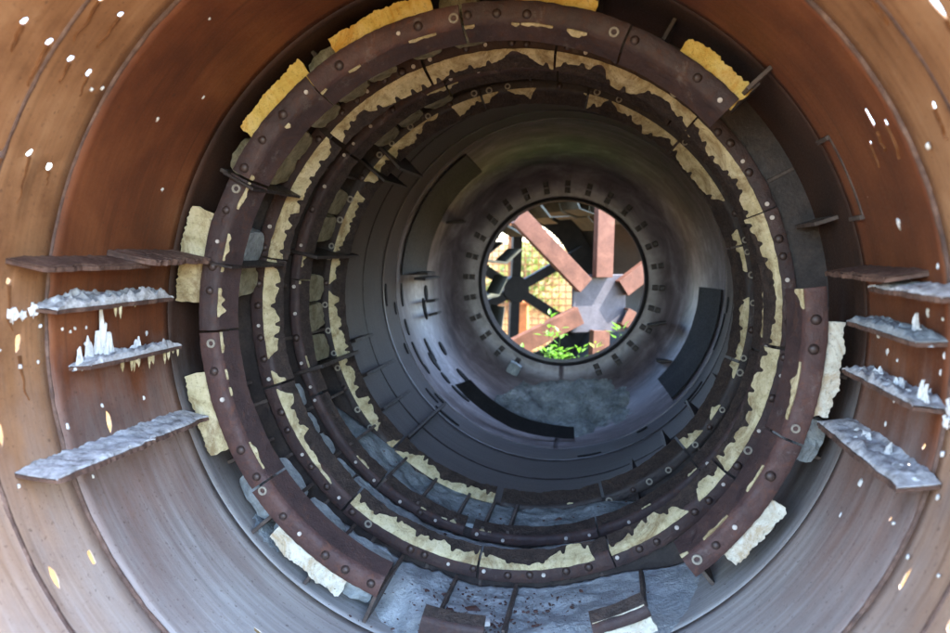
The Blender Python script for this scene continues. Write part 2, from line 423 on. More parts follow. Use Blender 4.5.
def put(kind, parent, p, rot=None, sc=1):
    o = bpy.data.objects.new('washer' if kind == 'washer' else 'bolt', ME[kind]); COL.objects.link(o)
    o.parent = parent; o.location = Vector(p) - parent_loc(parent); o.scale = (sc,)*3
    if rot is not None: o.rotation_euler = (0, rot, 0)
    return o
for k in range(28):
    th = 360*k/28 + 3
    if 158 < th < 205: continue
    for dr in (-.034, .034):
        put('nut', drum, P(th, .965+dr, 8.214-dr*.25), rot=Rd(th+45), sc=1.25)

# ribs welded on the shell between the rings
YR = [3.418, 3.965, 4.469, 5.0]
def rib(th, y0, y1, r0, r1=R0, t=.009, mat=None, name='rib'):
    m = MB(); tv = P(th+90, 1, 0)
    c = P(th, (r0+r1)/2, (y0+y1)/2)
    m.box(c, tv*t, Vector((0, (y1-y0)/2, 0)), P(th, (r1-r0)/2, 0))
    return m.build(name, mat or M['rib'], drum, bevel=.003)
for th in (178, 191, 203.5, 216, 229, 242, 255, 298, 312, 325, 338, 351, 4, 17, 30, 47, 72, 98, 112, 126, 140, 152): rib(th, 3.60 if not 175 < th < 235 else 3.44, 3.955, 1.42 if not 175 < th < 235 else 1.375)
for th in (186, 198, 211, 224, 237, 250, 275, 300, 322, 345, 10, 35, 62, 88, 112, 138, 160): rib(th, 3.99, 4.46, 1.385)
for th in (183, 189.5, 197, 207.5, 218, 231, 244, 262, 283, 305, 330, 0, 30, 58, 85, 108, 130, 150): rib(th, 4.49, 4.99, 1.295 if 180 < th < 235 else 1.36)
rib(46.8, 3.32, 3.45, 1.40); rib(60, 3.25, 3.40, 1.50); rib(72.5, 3.25, 3.40, 1.50, name='bracket')
m = MB(); A = []; B = []
for i in range(12):
    t = 60+12.5*i/11; A.append([P(t, 1.512, 3.252), P(t, 1.512, 3.27)]); B.append([P(t, R0, 3.252), P(t, R0, 3.27)])
m.slab(A, B); m.build('bracket', M['rib'], drum)
rib(299, 3.40, 3.96, 1.24, 1.40, .007, M['iron']); rib(283.5, 4.45, 5.25, 1.22, 1.45, .010, M['iron']); rib(316, 4.9, 5.5, 1.16, 1.42, .009, M['iron'])
rib(310, 4.9, 5.45, 1.18, 1.42, .008, M['iron']); rib(253.2, 4.45, 5.15, 1.22, 1.45, .012, M['iron']); rib(281.8, 3.40, 4.0, 1.22, 1.38, .006, M['iron'])
for th, y0, y1, h in ((256, 5.65, 6.1, .10), (245.2, 5.62, 6.4, .11), (233.7, 5.6, 6.35, .10), (222.4, 5.55, 6.9, .12), (140, 5.6, 6.3, .10), (128, 5.6, 6.45, .11),
                      (116, 5.7, 6.3, .09), (152, 5.6, 6.1, .08), (272.5, 7.3, 7.95, .09), (274.5, 7.55, 7.9, .08), (262, 7.75, 7.95, .07), (256, 7.75, 7.95, .07)):
    rib(th, y0, y1, kr(y1)-h, kr(y1)+.02, .012, M['iron'], 'lug_bar')
for th, r in ((113, 1.03), (126, 1.28), (300, 1.22)):       # short studs on the end plate
    m = MB(); m.box(P(th, r, 8.0 if r > 1.15 else 8.12), P(th-35, .09, 0), Vector((0, .08, 0)), P(th+55, .012, 0)); m.build('stud', M['iron'], drum, bevel=.003)
# circumferential black strips standing in for dark slits of the last course
random.seed(3)
for k in range(34):
    th = random.choice((random.uniform(95, 168), random.uniform(200, 268))); y = random.choice((6.95, 7.1, 7.2, 7.42, 7.65, 7.85)) + random.uniform(-.03, .03)
    L = random.uniform(3, 11); m = MB(); A = []; B = []
    for i in range(9):
        t = th - L/2 + L*i/8; w = .018*(1-.7*abs(i/4-1)**3)
        A.append([P(t, kr(y-w)-.011, y-w), P(t, kr(y+w)-.011, y+w)]); B.append([P(t, kr(y-w)+.004, y-w), P(t, kr(y+w)+.004, y+w)])
    m.slab(A, B); m.build('slot_strip', M['black'], drum)

# webs behind rings two to four
for y, ri in ((3.965, 1.30), (4.469, 1.33), (5.0, 1.32)):
    lathe('ring_web', [(ri, y+.03), (R0+.003, y+.03), (R0+.003, y+.045), (ri, y+.045)], M['iron'], drum, n=120, angle=30)

# ------------------------------------------------------------------ ring segments
def clock(th):
    h = round(th/15)/2 % 12
    H = ['twelve', 'one', 'two', 'three', 'four', 'five', 'six', 'seven', 'eight', 'nine', 'ten', 'eleven']
    b = int(h)
    return (H[b] + " o'clock") if h == b else 'half past ' + H[b]

def ragged(t, seed, bolts, amp, base, notch):
    v = base + amp*(.8*nz(t*.16, seed) + .45*nz(t*.5, seed+9) + .2*nz(t*1.1, seed+4))
    for b in bolts: v -= notch*math.exp(-((t-b)/.42)**2)
    return v

def segment(y, th0, th1, Ro, Ri, lipr, lipy, mat, label, group, cover, seed, bolts, sheet=None, tilt=0., lipmat=None, ragl=.10, cmat=None, bend=.03):
    """one curved angle segment: front face, rounded inner bend and a flared, rust-eaten lip; cover = gasket left on the lip"""
    tm = (th0+th1)/2; root = thing('ring_segment', label, 'ring segment', P(tm, Ro, y), group)
    cols = max(6, int((th1-th0)*3)); bth = [b[0] for b in bolts]
    def prof(t):
        """profile points (r, y) from the outer edge of the face to the end of the lip"""
        wob = .005*nz(t*.09, seed*1.7) + tilt*(t-tm)/30; dr = .006*nz(t*.13, seed+2.2) + .003*nz(t*.8, seed+1.2)
        sl = math.atan2(Ri-lipr, lipy)
        pts = [(Ro+dr, y+wob+.003), (Ro+dr-.005, y+wob), ((Ro+Ri+bend)/2, y+wob+.002*nz(t*.4, seed+6))]
        for k in range(5):
            a = (pi/2-sl)*k/4
            pts.append((Ri+bend-bend*sin(a), y+wob+bend*(1-cos(a))))
        r1, y1 = pts[-1]
        k = ragged(t, seed+3, bth, ragl, .95, .0)
        for q in (.25, .5, .75, 1.0):
            pts.append((r1+(lipr-r1)*q*k, y1+(y+lipy-y1)*q*k))
        return pts
    def normals(pts):
        out = []
        for i in range(len(pts)):
            a = pts[max(0, i-1)]; b = pts[min(len(pts)-1, i+1)]
            d = Vector((b[0]-a[0], b[1]-a[1])).normalized(); out.append((d.y*-1, d.x*1))
        return out                      # points to the front / towards the axis
    TH = [th0+(th1-th0)*i/cols for i in range(cols+1)]
    PR = [prof(t) for t in TH]; NR = [normals(p) for p in PR]
    th_ = .014
    def grid(lo, hi, off): return [[P(t, p[k][0]+n[k][0]*off, p[k][1]+n[k][1]*off) for k in range(lo, hi)] for t, p, n in zip(TH, PR, NR)]
    m = MB(); m.slab(grid(0, 8, 0), grid(0, 8, -th_)); m.build('flange', mat, root, angle=40)
    m = MB(); m.slab(grid(7, 12, -.0015), grid(7, 12, -th_)); m.build('lip', lipmat or M['lip'], root, angle=40)
    # gasket remains on bend and lip
    if cover:
        run = []; m = MB()
        def flush():
            if len(run) > 5:
                m = MB(); m.slab([r[0] for r in run], [r[1] for r in run]); m.build('gasket', cmat or M['cream'], root, angle=50)
            run.clear()
        fine = 2
        for i in range(cols*fine+1):
            t = th0+(th1-th0)*i/(cols*fine); p = prof(t); n = normals(p)
            s0, s1 = cover(t, seed)
            s1 = min(s0+(s1-s0)*.88, .95)
            for b in bth: s1 -= .20*(s1-s0)*math.exp(-((t-b)/.55)**4)
            if s1-s0 < .06: flush(); continue
            rowa, rowb = [], []
            for q in range(7):
                s = 3 + 8*(s0+(s1-s0)*q/6); k = min(10, int(s)); f = s-k
                rr = p[k][0]*(1-f)+p[k+1][0]*f; yy = p[k][1]*(1-f)+p[k+1][1]*f
                nx = n[k][0]*(1-f)+n[k+1][0]*f; ny = n[k][1]*(1-f)+n[k+1][1]*f
                o = .007+.002*nz(t*1.5, s)
                rowa.append(P(t, rr+nx*o, yy+ny*o)); rowb.append(P(t, rr+nx*.001, yy+ny*.001))
            run.append((rowa, rowb))
        flush()
    if sheet:
        for (a, b, ro, mt) in sheet:
            m = MB(); A = []; B = []; n = max(8, int((b-a)*6))
            for i in range(n+1):
                t = a+(b-a)*i/n; e = min(1, min(i, n-i)/4+.8)
                r1 = Ro-.03+(ro-Ro+.03)*e + .014*nz(t*.3, seed+31) + .008*nz(t*1.7, seed+8) + .0035*nz(t*4, seed+8)
                ye = [y+.018+.004*nz(t*.4, q*2, seed) for q in range(6)]
                rs = [Ro-.05+(r1-Ro+.05)*q/5 for q in range(6)]
                tt = [t+(.5*nz(q*1.3, seed+(5 if i < n/2 else 11)) if i in (0, n) else 0) for q in range(6)]
                A.append([P(x, r, yy) for x, r, yy in zip(tt, rs, ye)]); B.append([P(x, r, yy+.012) for x, r, yy in zip(tt, rs, ye)])
            m.slab(A, B); m.build('gasket_sheet', mt, root, angle=50)
    for (t, kind, r) in bolts:
        if random.random() < .22: continue
        wob = .005*nz(t*.09, seed*1.7) + tilt*(t-tm)/30
        put(kind, root, P(t, r, y+wob+.0005), rot=random.uniform(0, 3), sc=random.uniform(.9, 1.12))
    return root

def spread(a, b, n, kinds, r, jit=.9, m=1.6):
    out = []
    for i in range(n):
        t = a+m+(b-a-2*m)*i/(n-1)+random.uniform(-jit, jit)
        out.append((t, kinds[i % len(kinds)], r+random.uniform(-.006, .006)))
    return out

# first ring: dark face, thin torn strips of gasket, sheets pushed out at the back
def cov1(t, s):
    a = .34+.05*nz(t*.3, s); w = .40*nz(t*.17, s+7)+.20*nz(t*.7, s+3)+.09
    return a, a+w
def cov_thin(t, s):
    a = .42; w = .12*nz(t*.3, s+7)+.07
    return a, a+w
random.seed(11)
R1 = dict(Ro=1.375, Ri=1.278, lipr=1.236, lipy=.13)
G1 = 'segments of the first ring'
r1 = [
 (268.3, 299.7, 'flange', 'brown flange segment of the nearest ring at half past nine with cream outer sheet', [(273.5, 291, 1.50, M['cream'])], cov1, 0),
 (300.3, 322.6, 'flange', 'short flange segment of the nearest ring at ten with bright yellow sheet', [(307.3, 323.5, 1.457, M['yellow'])], cov1, .02),
 (322.9, 353.8, 'flange_red', 'brown flange segment of the nearest ring at eleven with long yellow sheet', [(329.5, 349, 1.45, M['yellow'])], cov_thin, 0),
 (354.4, 384.5, 'flange', 'brown flange segment topping the nearest ring at half past twelve', [(364, 378, 1.43, M['yellow'])], cov1, 0),
 (385.0, 407.0, 'flange', 'flange segment of the nearest ring at one with yellow sheet, beside missing part', [(394, 407.2, 1.445, M['yellow'])], None, .015),
 (82.2, 109.8, 'flange_red', 'red brown flange segment of the nearest ring at three, beside right lifter plates', [(88.3, 104.5, 1.44, M['pale'])], cov1, 0),
 (110.3, 140.2, 'flange_red', 'red brown rounded segment of the nearest ring at four with pale square sheet', [(120.8, 134, 1.45, M['pale'])], cov_thin, -.01),
 (203.2, 234.9, 'flange_red', 'red brown rounded segment of the nearest ring at seven with white lower sheet', [(209.5, 226.5, 1.468, M['pale'])], None, -.03),
 (235.4, 267.8, 'flange_red', 'brown flange segment of the nearest ring at half past eight with cream sheet', [(244.5, 260, 1.485, M['cream'])], cov_thin, 0)]
for k, (a, b, mt, lab, sh, cv, tl) in enumerate(r1):
    segment(3.418, a, b, mat=M[mt], label=lab, group=G1, cover=cv, seed=k*3.1+1, sheet=sh, tilt=tl, ragl=.05, lipmat=M['flange'],
            bolts=spread(a, b, 6 if b-a > 25 else 4, ['dome', 'dome', 'dome', 'dot', 'dome', 'washer'], 1.322), bend=.045, **R1)
# torn remnants lying on the ash at the bottom
segment(3.30, 180.8, 193, 1.40, 1.30, 1.27, .06, M['flange'], 'short torn brown flange stub lying on the ash at the very bottom', 'torn flange pieces', None, 60.3, [], ragl=.1)
segment(3.26, 149.5, 160.3, 1.36, 1.31, 1.27, .06, M['flange'], 'short torn flange piece with white sheet edge lying on the ash lower right', 'torn flange pieces', None, 71.7, [], sheet=[(149.8, 160, 1.43, M['pale'])], ragl=.1)

# second ring: wide cream lip with a ragged far edge
def cov2(t, s):
    return .05+.04*nz(t*.5, s), .05+(.80+.6*nz(t*.10, s+4)+.10*nz(t*.4, s+1)+.035*nz(t*1.2, s))*min(1, max(0, (nz(t*.13, s*1.3+40)+.38)*5))
J2 = [(283.0, 314), (315.2, 340.7), (341.3, 369.7), (370.2, 403), (403.4, 427), (67.3, 95.5), (96.2, 124.6), (125.2, 156.2), (156.6, 186.4), (187, 219.9), (220.5, 252.5), (253.1, 282.6)]
random.seed(5)
for k, (a, b) in enumerate(J2):
    segment(3.965, a, b, 1.375, 1.28, 1.232, .10, M['flange'], "brown flange segment with cream lip in the second ring, at " + clock((a+b)/2), 'segments of the second ring',
            cov2, k*5.3+2, spread(a, b, 7, ['dot', 'dome', 'dome', 'dot', 'dome', 'dome'] if k % 3 else ['dome', 'dot', 'dome', 'dome', 'dot', 'washer'], 1.332), tilt=random.uniform(-.016, .016), ragl=.16)
# third ring: narrow dark face with pale bolt ends
def cov3(t, s):
    w = .5*nz(t*.14, s+6)+.2*nz(t*.9, s)-.08
    return .35, .35+w
J3 = [(276.9, 311.3), (312, 341), (341.5, 368.5), (369, 398), (398.5, 429), (69.5, 99), (99.6, 131), (131.5, 160), (160.5, 192), (194, 217.8), (218.8, 246.1), (246.8, 276.5)]
for k, (a, b) in enumerate(J3):
    segment(4.469, a, b, 1.37, 1.31, 1.275, .08, M['flange'], "narrow dark flange segment with pale bolts in the third ring at " + clock((a+b)/2), 'segments of the third ring',
            cov3, k*4.7+3, spread(a, b, 5, ['dot', 'dot', 'dome'], 1.342), tilt=random.uniform(-.016, .016), ragl=.14)
# fourth ring: dark face with worn washers, cream lip notched at each bolt
def cov4(t, s):
    return .12, .10+(.68+.5*nz(t*.12, s+4)+.10*nz(t*.8, s+1))*min(1, max(0, (nz(t*.13, s*1.3+70)+.30)*5))
J4 = [(284, 315.5), (316.3, 346.1), (346.8, 375), (375.7, 402), (402.7, 434), (74.6, 104.7), (105.5, 132.4), (133.2, 158.5), (159.4, 188), (190, 222.2), (223, 252.7), (253.6, 283.4)]
for k, (a, b) in enumerate(J4):
    segment(5.0, a, b, 1.372, 1.30, 1.24, .11, M['flange_dark'], "dark flange segment with ring washers in the fourth ring at " + clock((a+b)/2), 'segments of the fourth ring',
            cov4 if k not in (7, 8) else cov3, k*3.9+4, spread(a, b, 5, ['washer', 'washer', 'washer', 'dome'], 1.342), tilt=random.uniform(-.006, .006), ragl=.12)

# ------------------------------------------------------------------ lifter plates with crust
def lifter(label, th, plates, crust=None, spikes=(), drips=0, seed=0, mat='crust', hgt=.02, tilt=0.):
    """plates: (y0, y1, inner radius, theta offset)"""
    y0 = min(p[0] for p in plates)
    up = -1 if th > 180 else 1
    root = thing('lifter_plate', label, 'lifter plate', P(th, R0, (y0+max(p[1] for p in plates))/2), 'lifter plates on the drum wall')
    def top(p, u, v, off):              # u along y 0..1, v from wall to inner edge 0..1
        (a, b, ri, dt) = p
        r = R0+.002+(ri-R0)*v; y = a+(b-a)*u
        c = P(th+dt+tilt*v*up, r, y); return c - P(th+dt+90, 1, 0)*up*off*(1 if th < 180 else 1)
    for p in plates:
        m = MB(); n = 96; A = []; B = []
        for i in range(n+1):
            u = i/n; e = 1-.16*abs(nz(u*5, seed+p[0]))-.06*abs(nz(u*17, seed+p[0]))-.06*max(0, abs(u-.5)-.44)/.06
            A.append([top(p, u, v*e, .007+.003*nz(u*3, v*2, seed)+(.008 if p[3] > .5 and sin(u*60) > 0 else 0)) for v in (0, .33, .66, 1)])
            B.append([top(p, u, v*e, -.009) for v in (0, .33, .66, 1)])
        m.slab(A, B); pl = m.build('plate', M['lifter'], root, angle=45)
        if crust:
            m = MB(); n = 60; A = []; B = []
            for i in range(n+1):
                u = i/n; edge = min(1, min(u, 1-u)*9); row = []; rb = []
                for q in range(11):
                    v = q/10*(.95-.16*abs(nz(u*5, seed+p[0]))-.06*abs(nz(u*17, seed+p[0])))
                    ed = min(1, edge, (1-v)*6+.12)
                    h = hgt*(.25+1.1*abs(nz(u*7, v*4, seed))+.9*abs(nz(u*24, v*12, seed+4))+.5*abs(nz(u*60, v*24, seed+2)))*ed
                    row.append(top(p, u, min(1.01, v), .009+h)); rb.append(top(p, u, min(1.01, v), .004))
                A.append(row); B.append(rb)
            m.slab(A, B); m.build('crust', M[mat], pl, angle=70)
    for (u, v, h, w) in spikes:        # upright flaky clumps
        p = plates[0]; m = MB(); A = []; B = []; nC = 15; wd = w*3.1; seed2 = u*37+seed
        b0 = top(p, u, v, 0); inw = -P(th, 1, 0); inw.z = 0; inw.normalize()
        for i in range(nC):
            f = 2*i/(nC-1)-1; bell = max(0, 1-abs(f)**1.5)
            hh = max(.006, .85*h*bell*(.62+.75*nz(f*2.6, seed2)+.45*nz(f*8, seed2+3)))
            ra = []; rb2 = []
            for q in range(7):
                g = q/6; sh = .012*nz(f*3+g*2, seed2, 4)+.006*nz(f*9, g*7, seed2); tk = (.013*(1-.75*g)+.004*nz(f*11, g*9, seed2))*(1.1-.7*abs(f))
                c = b0+Vector((0, wd*f*(1-.25*g)+.008*nz(g*4, f*3, seed2+6), hh*g-.008))
                ra.append(c+inw*(sh+tk)); rb2.append(c+inw*(sh-tk))
            A.append(ra); B.append(rb2)
        m.slab(A, B); m.build('deposit_flake', M['white'], root)
    if drips:
        m = MB()
        for q in range(drips):
            p = plates[0]; b = top(p, random.uniform(.35, .98), random.uniform(.6, 1), -.006)
            m.spike(b, b-Vector((0, 0, random.uniform(.015, .06))), random.uniform(.004, .009), 6, .8)
        m.build('deposit_drips', M['cream'], root)
    return root
random.seed(21)
lifter('long ribbed rusty lifter plate, topmost on the left wall', 281.2, [(2.38, 3.0, 1.36, 0), (2.92, 3.40, 1.31, .9)], crust=True, hgt=.006, seed=1.5, mat='lifter')
lifter('lifter plate heaped with white crust, second from top on the left wall', 274.6, [(2.52, 3.28, 1.41, 0)], crust=True, hgt=.032, seed=2.5, drips=3)
lifter('lifter plate with tall white deposit spikes and drips, third down on the left wall', 265.6, [(2.70, 3.34, 1.41, 0)], crust=True, hgt=.024, seed=3.5, drips=16,
       spikes=[(.08, .25, .13, .022), (.17, .22, .19, .024), (.27, .18, .30, .026), (.33, .3, .17, .024), (.56, .35, .07, .014), (.62, .3, .12, .014), (.70, .4, .07, .014), (.45, .4, .05, .016), (.8, .4, .04, .014)])
lifter('lowest left lifter plate, two overlapping lengths coated in grey dust', 253.6, [(2.34, 2.92, 1.36, .2), (2.80, 3.42, 1.40, .2)], crust=True, hgt=.010, seed=4.5, tilt=2.6)
lifter('thin dark lifter plate, topmost and farthest in on the right wall', 80.2, [(2.74, 3.45, 1.37, 0)], crust=True, hgt=.006, seed=5.5, mat='lifter')
lifter('dusty lifter plate with rusty orange near edge, at the right border', 82.0, [(2.36, 3.0, 1.40, 0)], crust=True, hgt=.010, seed=6.5)
lifter('dark crusted lifter plate with one white spike, middle of the right wall', 88.2, [(2.62, 3.36, 1.42, 0)], crust=True, hgt=.022, seed=7.5, mat='ash',
       spikes=[(.22, .4, .12, .016), (.16, .4, .05, .018), (.06, .5, .04, .018), (.7, .5, .04, .012)])
lifter('lifter plate with broad white deposit spikes, second lowest on the right wall', 95.8, [(2.58, 3.34, 1.41, 0)], crust=True, hgt=.022, seed=8.5,
       spikes=[(.08, .5, .13, .016), (.12, .4, .09, .02), (.38, .35, .10, .024), (.42, .4, .08, .022), (.66, .35, .12, .02), (.7, .4, .08, .02), (.55, .45, .06, .02), (.24, .5, .05, .018)])
lifter('lowest right lifter plate covered with a bristle of white crystals', 103.9, [(2.52, 3.46, 1.40, 0)], crust=True, hgt=.018, seed=9.5, tilt=2,
       spikes=[(.05+.028*i, .25+.5*random.random(), random.uniform(.02, .055), random.uniform(.008, .02)) for i in range(28)] + [(.62, .3, .12, .016), (.58, .3, .10, .016), (.36, .3, .09, .012)])
# white crumbs stuck to the wall beyond two lifters
def crumb(label, pts, seed):
    root = thing('deposit_lump', label, 'deposit', P(pts[0][0], R0, pts[0][1]), 'white deposit lumps')
    for (th, y, s) in pts:
        c = P(th, R0-s*.5, y); m = MB(); L = []
        for a in (-80, -50, -20, 10, 40, 65, 82):
            L.append([c+Vector((cos(Rd(a))*cos(2*pi*i/12), cos(Rd(a))*sin(2*pi*i/12), sin(Rd(a))*1.5))*s*(.8+.9*nz(cos(2*pi*i/12)*1.5+seed, sin(2*pi*i/12)*1.5, a*.03+y*9)) for i in range(12)])
        m.rings(L); m.build('lump', M['white'], root, angle=60)
    return root
crumb('white deposit lumps on the wall in front of the crusted second left lifter', [(274.2, 2.42, .018), (274.6, 2.52, .017), (274.0, 2.47, .012)], 1)
crumb('cluster of white deposit lumps on the right wall in front of the spiked lifter', [(95.0, 2.54, .018), (96.2, 2.49, .018), (95.6, 2.44, .014), (96.8, 2.56, .014)], 2)
crumb('single white deposit lump on the right wall below the dusty orange edged lifter', [(89.6, 2.49, .02), (90.2, 2.48, .016)], 3)
# uncounted small specks and dribbles of deposit on the wall
random.seed(31); m = MB()
for k in range(70):
    if random.random() < .55:
        th = random.choice((random.gauss(268, 9), random.gauss(94, 9))); y = random.uniform(2.2, 3.3)
    else:
        th = random.uniform(240, 330) if random.random() < .6 else random.uniform(40, 120); y = random.uniform(1.95, 3.3)
    s = random.uniform(.0035, .008)*(1 if random.random() < .85 else 1.6)
    c = P(th, R0-.001, y); e1 = P(th+90, 1, 0); e2 = Vector((0, 1, 0)); nrm = -P(th, 1, 0)
    k1 = s*random.uniform(1, 2.0)
    m.rings([[c+(e1*cos(2*pi*i/9)*k1+e2*sin(2*pi*i/9)*s)*f*(1+.9*nz(i*.9, k*3.7))+nrm*h for i in range(9)] for f, h in ((1, -.003), (.9, s*.4), (.5, s*.7))])
m.build('wall_specks', M['white'], drum, smooth=True)['kind'] = 'stuff'

# ------------------------------------------------------------------ ash and blocks
def ash(name, th0, th1, y0, y1, r, mat, seed, label, amp=.02, front=None):
    m = MB(); nu = int((th1-th0)*2.5); nv = max(10, int((y1-y0)*50)); A = []; B = []
    for i in range(nu+1):
        t = th0+(th1-th0)*i/nu; e = min(1, min(i, nu-i)/(nu*.22)); row = []; rb = []
        for j in range(nv+1):
            y = y0+(y1-y0)*j/nv; f = e
            if front:
                    ys = .55*min(1.3, (abs(t-172)/33)**1.5) + .10*nz(t*.08, seed) + .04*nz(t*.4, seed+2)
                    f *= max(0, min(1, (y-y0-ys)/.36))
            q = P(t, 1, y*1)
            h = amp*(nz(q.x*5, y*5, q.z*5+seed)+.6*nz(q.x*14, y*14, seed)+.35*nz(q.x*40, y*40, seed))
            rr = R0+.004-(R0-r)*(f*f*(3-2*f))-h*f
            row.append(P(t, min(R0+.004, rr), y)); rb.append(P(t, R0+.006, y))
        A.append(row); B.append(rb)
    m.slab(A, B); o = m.build(name, mat, smooth=True)
    return tag(o, label, 'ash', kind='stuff')
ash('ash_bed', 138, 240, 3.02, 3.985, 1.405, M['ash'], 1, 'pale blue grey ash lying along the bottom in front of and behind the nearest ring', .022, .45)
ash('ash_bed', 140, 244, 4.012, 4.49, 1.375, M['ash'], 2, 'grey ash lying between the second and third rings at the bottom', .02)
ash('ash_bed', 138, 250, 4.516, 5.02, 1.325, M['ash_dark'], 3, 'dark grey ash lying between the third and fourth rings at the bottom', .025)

def block(label, th, y, w, d, h, r, mat, seed, rot=0.):
    """rough fibre block: w round the drum, d along it, h thick; r = radius of its inner face"""
    c = P(th, r+h/2, y); ex = P(th+90, 1, 0); ez = P(th, 1, 0); ey = Vector((0, 1, 0))
    ex, ey = ex*cos(rot)+ey*sin(rot), ey*cos(rot)-ex*sin(rot)
    m = MB(); N = 7; K = 4; idx = {}
    def g(i, j, k):
        if (i, j, k) not in idx:
            a, b, e = 2*i/N-1, 2*j/N-1, 2*k/K-1
            q = Vector((a, b, e)); rd = 1-.05*(a*a*b*b+a*a*e*e+b*b*e*e)
            j1 = Vector((nz(a*2, b*2+seed, e*2), nz(a*2+9, b*2+seed, e*2), nz(a*2, b*2, e*2+seed)))*.10 + Vector((nz(a*6, b*6+seed, e*6), nz(a*6+5, b*6, seed), nz(a*6, seed, e*6+b*5)))*.05
            idx[i, j, k] = m.vert(c+ex*(a*rd+j1.x)*w/2+ey*(b*rd+j1.y)*d/2+ez*(e*rd+j1.z*1.4)*h/2)
        return idx[i, j, k]
    for i in range(N):
        for j in range(N):
            for k in (0, K): m.f.append((g(i, j, k), g(i+1, j, k), g(i+1, j+1, k), g(i, j+1, k)))
    for k in range(K):
        for i in range(N):
            for j in (0, N): m.f.append((g(i, j, k), g(i+1, j, k), g(i+1, j, k+1), g(i, j, k+1)))
            for j in (0, N): m.f.append((g(j, i, k), g(j, i+1, k), g(j, i+1, k+1), g(j, i, k+1)))
    o = m.build('insulation_block', mat, loc=c)
    return tag(o, label, 'insulation block', 'insulation blocks between the rings')
random.seed(41)
# between first and second ring, lower left: big square blocks
for k, (th, w) in enumerate(((210, .30), (222, .27), (233.2, .25))):
    block(['large blue grey insulation block behind the lower end of the seven o\'clock segment', 'square grey insulation block behind the middle of the red brown seven o\'clock segment',
           'broken grey insulation block under the white joint of the nearest ring at eight'][k], th, 3.70, w, .42, .10, 1.375, M['block'], k+1, .04*k)
ul = [(277.5, .13, 'blocky'), (284.5, .15, 'block'), (303, .15, 'blocky'), (309.5, .14, 'blocky'), (318, .14, 'blocky'), (326, .15, 'blocky'), (333, .13, 'blocky'), (343, .13, 'blocky'), (352.5, .15, 'blocky')]
lab = ['pale upright insulation block behind the nearest ring at nine', 'grey crumbled insulation block behind the nearest ring just above nine', 'yellowed insulation block behind the nearest ring at ten',
       'yellowed insulation block behind the segment with the bright yellow sheet', 'crumbling yellowed block in the joint gap of the nearest ring before eleven', 'yellowed insulation block behind the nearest ring at eleven',
       'small yellowed insulation block behind the nearest ring just past eleven', 'small yellowed insulation block behind the nearest ring near half past eleven', 'yellowed insulation block behind the top joint of the nearest ring']
for k, (th, w, mt) in enumerate(ul): block(lab[k], th, 3.74, w*1.2, .40, .15, 1.325, M[mt], 11+k, random.uniform(-.1, .1))
block('teal grey insulation block behind the joint of the nearest ring at half past three', 109.5, 3.72, .2, .4, .12, 1.36, M['block'], 33)
# between second and third ring
for k, th in enumerate((214, 220.5, 227, 234, 241, 248.5)):
    block('small grey block between second and third rings, ' + ["lowest of six", "second lowest of six", "third lowest of six", "third highest of six", "second highest of six", "highest of six"][k] + ' at lower left',
          th, 4.23+random.uniform(-.03, .03), .145, random.uniform(.3, .42), .10, 1.355, M['block'], 40+k, random.uniform(-.12, .12))
# between third and fourth ring, left arc
for k, th in enumerate((258, 266, 274, 290, 298, 320, 328, 336)):
    block('yellowed block between third and fourth rings on the left, ' + ['lowest of the arc, below nine', 'second lowest, below nine', 'just above nine', 'near half past nine', 'near ten', 'before eleven', 'at eleven', 'highest, past eleven'][k],
          th, 4.73, .17, .40, .13, 1.325, M['blocky'], 60+k, random.uniform(-.08, .08))

# heap against the end plate
m = MB(); nx, ny = 60, 46; A = []; B = []
for i in range(nx+1):
    x = -1.05+2.1*i/nx; row = []; rb = []
    for j in range(ny+1):
        y = 7.46+.72*j/ny
        wall = -math.sqrt(max(.01, (R0-.02)**2-x*x))
        u = (y-7.46)/.72
        xc = (x-.06)/1.0; h = .55*math.exp(-abs(xc)**2.6)*(u**1.1)*(1-.25*max(0, u-.8)) - .05 + .10*max(0, -wall-1.2)*0
        h += (.07*nz(x*3, y*3, 2)+.05*nz(x*9, y*9, 5)+.06*abs(nz(x*26, y*26, 1)))*min(1, u*2+.2)
        row.append(Vector((x, y, wall+h))); rb.append(Vector((x, y, wall-.012)))
    A.append(row); B.append(rb)
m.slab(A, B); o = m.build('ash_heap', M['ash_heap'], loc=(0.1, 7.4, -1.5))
tag(o, 'blue grey heap of ash piled against the far end plate under the round opening', 'ash heap')
block('small pale rubble chunk at the left end of the far ash heap', 208, 8.02, .13, .1, .12, .93, M['block'], 90); bpy.data.objects[COL.objects[-1].name]['category'] = 'rubble chunk'
o = COL.objects[-1]; o.name = 'rubble_chunk'; del o['group']

# uncounted rust flakes and grit lying on the ash
random.seed(77); m = MB()
for k in range(800):
    z = random.random()
    if z < .55: th = random.gauss(180, 13); y = random.uniform(3.2, 3.9); rr = 1.405
    elif z < .7: th = random.uniform(165, 235); y = random.uniform(3.5, 3.9); rr = 1.40
    elif z < .85: th = random.uniform(150, 230); y = random.uniform(4.55, 4.95); rr = 1.325
    else: th = random.gauss(184, 3.5); y = random.gauss(3.5, .05); rr = 1.40
    if not 150 < th < 236: continue
    s = .0028*math.exp(abs(random.gauss(0, .75))); c = P(th, rr-.003, y)
    e1 = (P(th+90, 1, 0)+Vector((random.uniform(-.5, .5),)*3)).normalized(); e2 = (Vector((0, 1, 0))+Vector((random.uniform(-.4, .4),)*3)).normalized(); e3 = e1.cross(e2).normalized()
    n = 6; rad = [random.uniform(.5, 1.1) for i in range(n)]
    m.rings([[c+(e1*cos(2*pi*i/n)+e2*sin(2*pi*i/n)*.7)*s*rad[i]*f+e3*h*s for i in range(n)] for f, h in ((.8, -.35), (1, 0), (.7, .3))])
